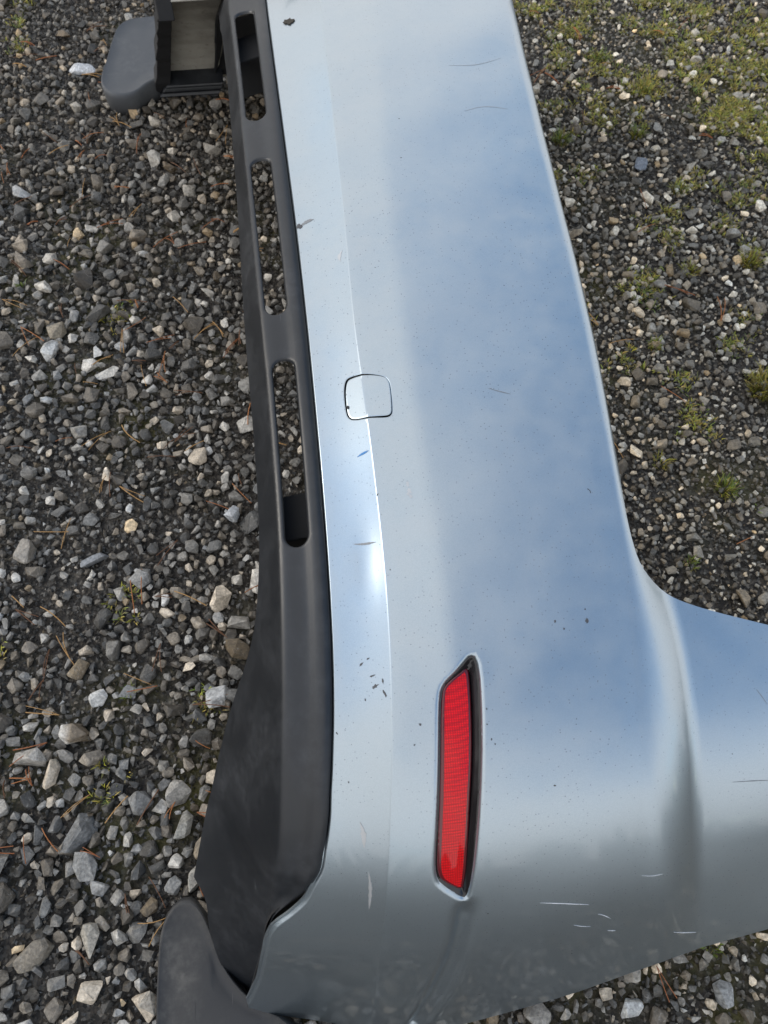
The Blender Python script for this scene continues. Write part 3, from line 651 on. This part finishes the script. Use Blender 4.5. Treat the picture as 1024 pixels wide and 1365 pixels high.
def needles():
    parts = []
    def one(x, y, z, a, L, col, bend):
        pts = []; w = rp.uniform(.0005, .0009)
        for k in range(5):
            t = k/4; aa = a + bend*t; pts.append((x+math.cos(a+bend*t*.5)*L*t, y+math.sin(a+bend*t*.5)*L*t, z + .004*math.sin(t*3.1)))
        V, F = [], []
        for k, p in enumerate(pts):
            nx, ny = -math.sin(a+bend*k/4), math.cos(a+bend*k/4)
            V += [(p[0]+nx*w, p[1]+ny*w, p[2]), (p[0]-nx*w, p[1]-ny*w, p[2]), (p[0], p[1], p[2]+w*1.6)]
        for k in range(4):
            o = k*3
            for i, j in ((0, 1), (1, 2), (2, 0)): F += [(o+i, o+j, o+3+j), (o+i, o+3+j, o+3+i)]
        parts.append((np.array(V), np.array(F), np.tile(col, (len(V), 1))))
    for _ in range(300):
        x = rp.uniform(-.85, -.16) if rp.uniform() < .72 else rp.uniform(.3, 1.1); y = rp.uniform(-.2, 1.9)
        z = float(gh(x, y)) + rp.uniform(.008, .016); a = rp.uniform(0, 6.28); L = rp.uniform(.022, .062)
        col = np.array([(.40, .15, .045), (.32, .11, .035), (.44, .25, .09), (.16, .07, .03)][rp.integers(4)])
        one(x, y, z, a, L, col, rp.normal(0, .25))
        if rp.uniform() < .55: one(x, y, z+.001, a+rp.normal(0, .22), L*rp.uniform(.8, 1), col*.9, rp.normal(0, .25))
    return join(parts)
V, F, T = needles(); tag(raw_mesh('pine_needles', V, F, ['needle'], tint=T), 'fallen orange brown pine needles on the gravel', 'pine needles', kind='stuff')

# ---------------------------------------------------------------- the wood round the yard, seen in the paint
def forest():
    parts = []; rf = np.random.default_rng(3)
    for k in range(230):
        a = rf.uniform(0, 2*math.pi); R = rf.uniform(30, 46); x, y = R*math.cos(a), R*math.sin(a); h = rf.uniform(3.5, 7.5)
        V, F, T = [], [], []; tiers = 11
        for t in range(tiers):
            f = t/tiers; zz = h*(.08+.9*f); rad = h*.17*(1-f)+.12; m = 9; o = len(V)
            V.append((x, y, zz+h*.15)); T.append((.04, .05, .03))
            ph = rf.uniform(0, 6.28)
            for i in range(m):
                an = ph+2*math.pi*i/m; rr = rad*rf.uniform(.55, 1.2)
                V.append((x+rr*math.cos(an), y+rr*math.sin(an), zz-rf.uniform(0, .05)*h)); T.append((.055, .07, .04))  # foliage colour lightened to stand in for haze
            F += [(o, o+1+i, o+1+(i+1) % m) for i in range(m)]
        o = len(V); tr = h*.014
        for i in range(5):
            an = 2*math.pi*i/5; V += [(x+tr*math.cos(an), y+tr*math.sin(an), -.1), (x+.02*math.cos(an), y+.02*math.sin(an), h*.9)]; T += [(.05, .035, .025)]*2
        for i in range(5): j = (i+1) % 5; F += [(o+2*i, o+2*j, o+2*j+1), (o+2*i, o+2*j+1, o+2*i+1)]
        parts.append((np.array(V), np.array(F), np.array(T)))
    return join(parts)
V, F, T = forest(); tag(raw_mesh('forest', V, F, ['plant'], tint=T, smooth=False), 'dark conifer wood around the yard, mirrored in the paint', 'forest', kind='stuff')
# ---------------------------------------------------------------- the bumper
BASE = Vector((.05, .772, 0))
bumper = link(bpy.data.objects.new('rear_bumper', None)); bumper.location = BASE; bumper.empty_display_size = .2
tag(bumper, 'silver car rear bumper standing on its ends on the gravel', 'car bumper')
def part(o, parent=bumper):
    o.parent = parent
    o.matrix_parent_inverse = Matrix.Translation(-parent.location)
    return o

MIR = .10        # the far half mirrors the near one about s = -MIR/2
END = [(1.058,-.008),(1.068,.000),(1.108,.0128),(1.126,.0289),(1.128,.05),(1.1225,.0753),(1.1122,.1171),(1.0963,.1508),(1.0609,.1952),(1.0265,.2406),(1.0039,.2678),(.9881,.2891),(.9770,.308),(.9665,.3254),(.9591,.3356),(.9562,.3463),(.9542,.364),(.9476,.3913),(.9357,.4492),(.9169,.5177),(.9015,.6088),(.8744,.729)]
END_FAR = END[:10] + [(1.0,.27),(.93,.305),(.85,.335),(.82,.37),(.815,.45),(.80,.60),(.79,.7417)]
GED = [(.6229,.7122),(.5805,.6038),(.5328,.4661),(.5077,.3953),(.489,.3620),(.4611,.3410),(.43,.3375),(.40,.3375),(.35,.342),(.28,.352),(.20,.362),(.12,.368)]
def res(pts, step):
    P = np.asarray(pts, float); d = np.concatenate([[0], np.cumsum(np.hypot(*np.diff(P, axis=0).T))])
    n = max(2, int(d[-1]/step)+1); t = np.linspace(0, d[-1], n)
    return np.stack([np.interp(t, d, P[:, 0]), np.interp(t, d, P[:, 1])], -1)
near_end = smooth_loop(END, 150, False, 2); near_g = smooth_loop(GED, 90, False, 2)
wing_side = res([near_end[-1], (.86,.77), (.70,.765), near_g[0]], .02)
far_end = smooth_loop(END_FAR, 150, False, 2); far_g = near_g + np.array([.07, 0]); far_side = res([far_end[-1], (.76,.765), far_g[0]], .02)
def mirror(P): return np.stack([-(P[:, 0] + MIR), P[:, 1]], -1)[::-1]
lip = res([(-(1.058+MIR), -.008), (1.058, -.008)], .008)
top = res([near_g[-1], (-(far_g[-1][0]+MIR), far_g[-1][1])], .01)
cover_outer = np.vstack([lip[:-1], near_end[:-1], wing_side[:-1], near_g[:-1], top[:-1], mirror(far_g)[:-1], mirror(far_side)[:-1], mirror(far_end)[:-1]])

POCKET = smooth_loop([(.5334,.1389),(.5524,.1183),(.5617,.1063),(.5723,.1017),(.6052,.0992),(.688,.0967),(.7485,.0957),(.7679,.0968),(.7802,.1008),(.8012,.1207),(.7992,.1248),(.773,.1279),(.7095,.1328),(.645,.138),(.5938,.1416),(.5493,.1434)], 150, True, 1)
LENS = smooth_loop([(.5469,.1330),(.5566,.1156),(.5639,.1061),(.5724,.1031),(.6053,.1005),(.6881,.0979),(.7486,.0968),(.7669,.0982),(.7781,.1019),(.7956,.1203),(.785,.1228),(.733,.1242),(.6861,.1260),(.6441,.1294),(.5972,.1322),(.5594,.1335)], 140, True, 1)
TOW = smooth_loop([(.2041,.0431),(.2059,.0638),(.2125,.0837),(.2193,.0896),(.2285,.0911),(.2585,.089),(.2649,.0872),(.2671,.0814),(.2643,.0632),(.2619,.0427),(.2563,.0363),(.2461,.0348),(.2232,.0351),(.2088,.038)], 110, True, 2)
GROOVE = smooth_loop([(.79,.1275),(.8025,.1246),(.8626,.1224),(.9245,.1202),(1.0017,.1148),(1.0732,.1063),(1.10,.102)], 60, False, 2)
POCKET_F = mirror(POCKET); LENS_F = mirror(LENS); GROOVE_F = mirror(GROOVE)

def fillet(P, poly, r):
    lo, hi = poly.min(0) - r*2, poly.max(0) + r*2
    out = np.zeros(len(P)); k = np.all((P > lo) & (P < hi), 1)
    if k.any():
        d, ins = poly_sd(P[k], poly); d = np.where(ins, 0, d); d = np.minimum(d, r)
        out[k] = -(r - np.sqrt(np.maximum(r*r - (r-d)**2, 0)))
    return out
def cover_fn(s, w, e=0.):
    s = np.asarray(s, float); w = np.asarray(w, float); P = np.stack([s, w], -1)
    x = fillet(P, POCKET, .0045) + fillet(P, POCKET_F, .0045) + fillet(P, TOW, .0006)
    for g in (GROOVE, GROOVE_F):
        lo, hi = g.min(0)-.04, g.max(0)+.04; k = np.all((P > lo) & (P < hi), 1)
        if k.any():
            d, _ = poly_sd(P[k], g, False); x[k] -= .0088*np.exp(-(d/.0075)**2)*sstep(.795, .83, np.abs(P[k, 0] + MIR*(P[k, 0] < 0)))
    # the slight waves of an old plastic skin, and a small knock beside the valance
    x = x + .00045*np.sin(s*17+w*9)*np.sin(w*31+s*5+1) + .0003*np.sin(s*41+1.3+w*13)
    x = x - .0014*np.exp(-((s-.43)/.035)**2 - ((w-.040)/.013)**2)
    return cover_pt(s, w, x + e)

wc = np.concatenate([[-.0055, -.003, -.001, .0015, .006], np.arange(.013, WD-.006, .009), WD+np.array([-.005, -.003, -.0018, -.0006, .0006, .0018, .003, .005]),
                     np.arange(WD+.01, .17, .006), np.arange(.175, WF-.012, .011), np.arange(WF-.009, WL+.012, .0024), np.arange(WL+.016, .80, .012)])
ss = np.concatenate([np.arange(-1.24, -.75, .012), np.arange(-.75, .30, .012), np.arange(.30, 1.13, .0075)])
gp = np.stack(np.meshgrid(ss, wc, indexing='ij'), -1)
gp[1::2, :, 0] += 0
gp = gp.reshape(-1, 2)
rings = []
for loop in (POCKET, POCKET_F):
    rings += [offset_loop(loop, o) for o in (.0008, .0017, .0028, .0045, .0065)]
rings += [offset_loop(TOW, o) for o in (.0006, .0014, .003)]
for g in (GROOVE, GROOVE_F):
    for o in (-.016, -.012, -.009, -.0065, -.0045, -.0025, 0, .0025, .0045, .0065, .009, .012, .016):
        t = np.gradient(g, axis=0); t /= np.linalg.norm(t, axis=1, keepdims=True); rings.append((g + np.stack([-t[:, 1], t[:, 0]], -1)*o)[10:])
holes = [POCKET, POCKET_F, TOW]
part(build_shell('bumper_cover', cover_outer, holes, gp, cover_fn, .003, ['paint', 'inner'], bumper, .0012, rings))

# tow-eye cover, sits in its own gap
tow_in = offset_loop(TOW, -.0012) + np.array([-.0002, .0006])
def tow_fn(s, w, e=0.):
    s = np.asarray(s, float); w = np.asarray(w, float); P = np.stack([s, w], -1)
    d, ins = poly_sd(P, tow_in); d = np.where(ins, d, 0)
    r = .0008; x = -(r - np.sqrt(np.maximum(r*r - (r-np.minimum(d, r))**2, 0)))*.8
    return cover_pt(s, w, x - .0006 + .00045*np.sin(s*17+w*9)*np.sin(w*31+s*5+1) + .0003*np.sin(s*41+1.3+w*13) + (w-.063)*.05 + (s-.235)*.03 + .0004)
gt = np.stack(np.meshgrid(np.arange(.2, .27, .004), np.concatenate([np.arange(.034, .056, .0045), WD+np.array([-.003, -.0012, 0, .0012, .003]), np.arange(.066, .092, .0045)]), indexing='ij'), -1).reshape(-1, 2)
tc_ = part(build_shell('tow_hook_cover', tow_in, [], gt, tow_fn, .003, ['paint', 'inner'], bumper, .0012, [offset_loop(tow_in, -o) for o in (.0005, .0011, .002)]))
tc_['label'] = 'rounded square tow hook cover with a thin dark gap round it'
part(build_shell('tow_hook_recess', offset_loop(TOW, .004), [], gt, lambda s, w: cover_pt(s, w, -.010), .002, ['dark'], bumper))

# reflectors
def reflector(lens, pocket, side):
    lo, hi = pocket.min(0), pocket.max(0)
    g = np.stack(np.meshgrid(np.arange(lo[0], hi[0], .008), np.arange(lo[1], hi[1], .003), indexing='ij'), -1).reshape(-1, 2)
    def lens_d(s, w):      # nearly flush on the lower side, sunk on the other
        return -.0036 - .16*np.clip(w-.099, 0, .05)
    def house(s, w):
        P = np.stack([s, w], -1); d, i = poly_sd(P, pocket); d = np.where(i, d, 0)
        return cover_pt(s, w, -.0038 - np.minimum(d*.95, .0125))
    def lensf(s, w):
        P = np.stack([s, w], -1); d, i = poly_sd(P, lens); d = np.where(i, d, 0); r = .0022
        return cover_pt(s, w, lens_d(s, w) - .7*(r - np.sqrt(np.maximum(r*r - (r-np.minimum(d, r))**2, 0))))
    rf = part(build_shell('reflector', lens, [], g, lensf, .0045, ['lens'], bumper, .001, [offset_loop(lens, -o) for o in (.0006, .0014, .0024)]))
    rf['label'] = 'slim red plastic reflector'
    pan = smooth_loop(offset_loop(lens, -.0032), 110, True, 1)
    part(build_shell('reflex_panel', pan, [], g, lambda s, w: cover_pt(s, w, lens_d(s, w) + .0003), .0004, ['reflex'], rf), rf)
    part(build_shell('reflector_housing', offset_loop(pocket, .0015), [], g, house, .0015, ['gloss'], rf, .001, [offset_loop(pocket, -o) for o in (.0, .002, .004, .007, .0115)]), rf)
reflector(LENS, POCKET, 1); reflector(LENS_F, POCKET_F, -1)

# lower valance in black plastic with three long slots
def stadium(s0, s1, v0, v1, n=64):
    r = (v1-v0)/2*.98; out = []
    for cx, a0 in ((s1-r, -90), (s0+r, 90)):
        for k in range(n//2+1):
            a = math.radians(a0 + 180*k/(n//2)); out.append((cx + r*math.cos(a), (v0+v1)/2 + (v1-v0)/2*math.sin(a)))
    return smooth_loop(out, 120, True, 0)
SLOTS = [stadium(.1505, .3955, .0540, .0820), stadium(-.196, .081, .0525, .0800), stadium(-.575, -.280, .0535, .0820)]
VEND = [(.960,-.012),(.975,.001),(1.014,.0057),(1.0423,.0121),(1.085,.0225),(1.112,.0315),(1.122,.040),(1.118,.055),(1.10,.118)]
VEND_F = [(.86,-.012),(.93,.006),(1.0,.02),(1.06,.035),(1.08,.055),(1.07,.118)]
vend = smooth_loop(VEND, 70, False, 2); vend_f = smooth_loop(VEND_F, 50, False, 2)
val_outer = np.vstack([res([(-(.86+MIR), -.012), (.96, -.012)], .01)[:-1], vend[:-1], res([(1.10, .118), (-(1.07+MIR), .118)], .01)[:-1], mirror(vend_f)[:-1]])
def val_fn(s, v, e=0.):
    s = np.asarray(s, float); v = np.asarray(v, float); P = np.stack([s, v], -1); x = 0
    for h in SLOTS: x = x + fillet(P, h, .0035)
    return val_pt(s, v, x + .0005*np.sin(s*19+v*7) + e)
vc = np.concatenate([np.arange(-.010, VB-.008, .006), VB+np.array([-.006, -.004, -.002, 0, .002, .004, .006]), np.arange(VB+.009, VC-.006, .005), VC+np.array([-.004, -.002, 0, .003, .007, .010])])
gv = np.stack(np.meshgrid(np.concatenate([np.arange(-1.2, .45, .012), np.arange(.45, 1.125, .008)]), vc, indexing='ij'), -1).reshape(-1, 2)
vr = []
for h in SLOTS: vr += [offset_loop(h, o) for o in (.0007, .0016, .003, .005)]
val = part(build_shell('lower_valance', val_outer, SLOTS, gv, val_fn, .0035, ['black', 'dark'], bumper, .0012, vr))
val['label'] = 'matt black slotted lower valance'

def hexa(name, c8, mat, parent, bev=.002):
    bm = bmesh.new(); v = [bm.verts.new(p) for p in c8]
    for f in ((0,1,2,3), (7,6,5,4), (0,4,5,1), (1,5,6,2), (2,6,7,3), (3,7,4,0)): bm.faces.new([v[i] for i in f])
    bmesh.ops.recalc_face_normals(bm, faces=bm.faces)
    if bev: bmesh.ops.bevel(bm, geom=bm.edges[:], offset=bev, segments=2, affect='EDGES', profile=.5)
    me = bpy.data.meshes.new(name); bm.to_mesh(me); bm.free(); me.materials.append(M[mat])
    return part(link(bpy.data.objects.new(name, me)), parent)
def on_val(s, v, d): return Vector(val_pt(np.array([s]), np.array([v]), d)[0])
for s0, s1 in ((.3155, .3745), (-.585, -.502)):
    hexa('support_rib', [on_val(s0,.046,-.040), on_val(s1,.046,-.040), on_val(s1,.09,-.040), on_val(s0,.09,-.040),
                         on_val(s0,.046,-.10), on_val(s1,.046,-.10), on_val(s1,.09,-.10), on_val(s0,.09,-.10)], 'dark', bumper)

# mud flaps at the two lower corners
def slab(name, outline, z0, z1, bev, mat, tilt=(0, 0), dome=0.):
    P = smooth_loop(outline, 56, True, 2); c = P.mean(0); bm = bmesh.new()
    R = np.abs(P-c).max(); rows = []
    for k, zz in ((1, z0), (1, z1-bev), (.985, z1-bev*.3), (.95, z1), (.93, z1-.0016), (.6, z1+dome*.6-.0016), (.3, z1+dome-.0016)):
        rows.append([bm.verts.new((c[0]+(p[0]-c[0])*k, c[1]+(p[1]-c[1])*k, zz + (tilt[0]*(p[0]-c[0])+tilt[1]*(p[1]-c[1]))*(k if zz > z0 else 0)
                     + .0004*math.sin(p[0]*90+zz*50)*math.cos(p[1]*70))) for p in P])
    n = len(P)
    for a, b in zip(rows[:-1], rows[1:]):
        for i in range(n): bm.faces.new((a[i], a[(i+1) % n], b[(i+1) % n], b[i]))
    bm.faces.new(rows[-1]); bm.faces.new(rows[0][::-1])
    bmesh.ops.recalc_face_normals(bm, faces=bm.faces)
    for f in bm.faces: f.smooth = True
    me = bpy.data.meshes.new(name); bm.to_mesh(me); bm.free(); me.materials.append(M[mat])
    return part(link(bpy.data.objects.new(name, me)))
f1 = slab('mud_flap', [(-.303,-.235),(-.312,-.16),(-.312,-.09),(-.309,-.04),(-.294,-.013),(-.273,-.004),(-.257,-.014),(-.240,-.045),(-.222,-.095),(-.18,-.14),(-.12,-.17),(-.11,-.235)], -.004, .030, .016, 'rubber', (.10, 0), .006)
f1['label'] = 'scuffed dark grey mud flap lying on the gravel'
f2 = slab('mud_flap', [(-.320,1.86),(-.386,1.850),(-.425,1.842),(-.446,1.825),(-.456,1.795),(-.463,1.752),(-.470,1.706),(-.479,1.661),(-.480,1.630),(-.468,1.604),(-.445,1.590),(-.412,1.592),(-.394,1.610),(-.37,1.635),(-.320,1.66)], .0, .060, .010, 'palerubber', (-.06, .05), .0)
f2['label'] = 'pale weathered grey mud flap at the far end'
# wheel-arch liner behind the far end
def along(s, x, d):
    y, z, ny, nz = base(np.array([s])); return Vector((x, float(y[0]+ny[0]*d), float(z[0]+nz[0]*d)))
def strip(name, stations, d0, d1, mat, wob=0.):
    """curved strip: stations are (s, x0, x1)"""
    bm = bmesh.new(); rows = []
    S = np.array([q[0] for q in stations][::-1]); ts = np.linspace(stations[0][0], stations[-1][0], 25)
    A = np.interp(ts, S, [q[1] for q in stations][::-1]); B = np.interp(ts, S, [q[2] for q in stations][::-1])
    for k, (s, x0, x1) in enumerate(zip(ts, A, B)):
        o = wob*math.sin(k*1.7)*math.cos(k*.6)
        rows.append([bm.verts.new(along(s, x, d)) for x, d in ((x0+o, d0), (x1+o*.3, d0), (x1+o*.3, d1+o), (x0+o, d1+o))])
    for a, b in zip(rows[:-1], rows[1:]):
        for i in range(4): bm.faces.new((a[i], a[(i+1) % 4], b[(i+1) % 4], b[i]))
    bm.faces.new(rows[0]); bm.faces.new(rows[-1][::-1])
    bmesh.ops.recalc_face_normals(bm, faces=bm.faces)
    bmesh.ops.bevel(bm, geom=bm.edges[:], offset=.0012, segments=1, affect='EDGES')
    me = bpy.data.meshes.new(name); bm.to_mesh(me); bm.free(); me.materials.append(M[mat])
    return part(link(bpy.data.objects.new(name, me)))
ln = strip('arch_liner', [(-.72,-.246,-.10), (-.78,-.256,-.11), (-.9,-.274,-.12), (-1.0,-.294,-.13), (-1.1,-.316,-.13), (-1.19,-.336,-.13)], -.060, -.064, 'inner', .0015)
ln['label'] = 'stained beige inner face of the far end'
strip('liner_flange', [(-.72,-.272,-.244), (-.78,-.279,-.254), (-.9,-.299,-.272), (-1.0,-.321,-.292), (-1.1,-.345,-.314), (-1.205,-.372,-.338)], -.058, -.092, 'dark', .003)
strip('liner_flange', [(-1.15,-.334,-.21), (-1.17,-.345,-.215), (-1.215,-.372,-.235), (-1.235,-.36,-.25)], -.055, -.098, 'black', .006)

# marks with a shape of their own, a film on the paint
def blot(name, s, w, a, b, rot, mat, rag=.35, h=.0004, seed=0):
    rn = random.Random(seed); n = 18; P = []
    for k in range(n):
        t = 2*math.pi*k/n; r = 1 + rn.uniform(-rag, rag); x, y = a*r*math.cos(t), b*r*math.sin(t)
        P.append((s + x*math.cos(rot)-y*math.sin(rot), w + x*math.sin(rot)+y*math.cos(rot)))
    P = np.array(P)
    return part(build_shell(name, P, [], np.array([[s, w]]), lambda q, r: cover_fn(q, r, h), h*.6, [mat], bumper, 1e-5))
def streak(name, pts, wid, mat, h=.00035, seed=0):
    P = smooth_loop(pts, 22, False, 2); t = np.gradient(P, axis=0); t /= np.linalg.norm(t, axis=1, keepdims=True)
    n = np.stack([-t[:, 1], t[:, 0]], -1); rn = np.random.default_rng(seed)
    wv = wid*np.sin(np.linspace(.08, math.pi-.08, len(P)))*rn.uniform(.55, 1.2, len(P))
    L = np.vstack([P + n*wv[:, None]/2, (P - n*wv[:, None]/2)[::-1]])
    return part(build_shell(name, L, [], np.zeros((0, 2)), lambda q, r: cover_fn(q, r, h), h*.6, [mat], bumper, 1e-6))
blot('pry_notch', .2425, .0375, .0024, .0016, 0, 'dark', .15, .0003, 9)
blot('mud_spot', -.4904, .0222, .0085, .0055, .3, 'mud', .35, .0018, 3)
blot('paint_chip', -.045, .0035, .004, .0035, .2, 'chip', .3, .0004, 5)
streak('scuff_mark', [(-.045,.005),(-.050,.014),(-.0495,.022)], .006, 'scuff', seed=2)
streak('scuff_mark', [(.4047,.028),(.4070,.038),(.4075,.052)], .0028, 'scuff', seed=3)
streak('blue_streak', [(.3070,.0415),(.3050,.047),(.3030,.055)], .0026, 'blue', seed=4)
for k, (s, w, a, b) in enumerate([(.349,.0945,.004,.0022), (.357,.0955,.005,.003), (.363,.0965,.003,.0022), (.36,.0935,.0025,.002)]):
    blot('scuff_mark', s, w, a*.7, b*.7, .4*k, 'haze', .4, .0003, 20+k)
for k, (s, w, a, b, r) in enumerate([(.559,.0424,.0022,.0042,.5), (.5673,.0519,.0055,.0012,.4), (.554,.050,.004,.0010,.2), (.548,.040,.0012,.0035,.3),
        (.572,.0325,.0018,.001,0), (.5126,.2737,.0035,.0028,.2), (.5104,.237,.0018,.0014,0), (.5187,.2467,.0016,.0012,0), (.5011,.2722,.0012,.001,0),
        (.4404,.0641,.0012,.0008,0), (.59,.148,.0014,.001,0), (.62,.151,.0013,.001,0), (.625,.1545,.0012,.001,0), (.605,.147,.001,.001,0),
        (.535,.029,.0012,.003,.8), (.53,.036,.001,.002,.5), (.60,.083,.0018,.0012,.5), (.62,.078,.0010,.001,.5), (.66,.017,.0012,.001,0)]):
    blot('paint_chip', s, w, a*.75, b*.75, r, 'chip', .4, .0003, 40+k)
for k, (pts, wd, mt) in enumerate([([(.8139,.2007),(.818,.225),(.8243,.2542)], .0011, 'white'), ([(.842,.264),(.846,.2708),(.853,.277)], .0009, 'white'),
        ([(.8572,.2383),(.862,.248),(.864,.256)], .0007, 'white'), ([(.9,.338),(.91,.3488),(.918,.362)], .0011, 'white'),
        ([(.79,.311),(.793,.320),(.792,.330)], .0006, 'white'), ([(.876,.274),(.8785,.282)], .0012, 'white'),
        ([(.7013,.407),(.703,.43),(.7059,.4566)], .0008, 'scuff'), ([(.2441,.1958),(.249,.206),(.2541,.2181)], .0008, 'scuff'),
        ([(-.20,.222),(-.209,.25),(-.199,.285)], .0006, 'haze'), 
        ([(-.30,.21),(-.296,.25),(-.31,.29)], .0005, 'haze'), ([(.60,.44),(.61,.446),(.618,.45)], .0008, 'scuff'), ([(.612,.456),(.625,.458),(.63,.461)], .0008, 'scuff'),
        ([(.705,.03),(.715,.034),(.735,.036)], .005, 'haze'), ([(.765,.042),(.79,.046),(.82,.047)], .0035, 'haze'), ([(.02,.052),(.028,.047),(.036,.049)], .004, 'haze')]):
    streak('scratch', pts, wd*.62 if mt == 'white' else wd, mt, seed=60+k)
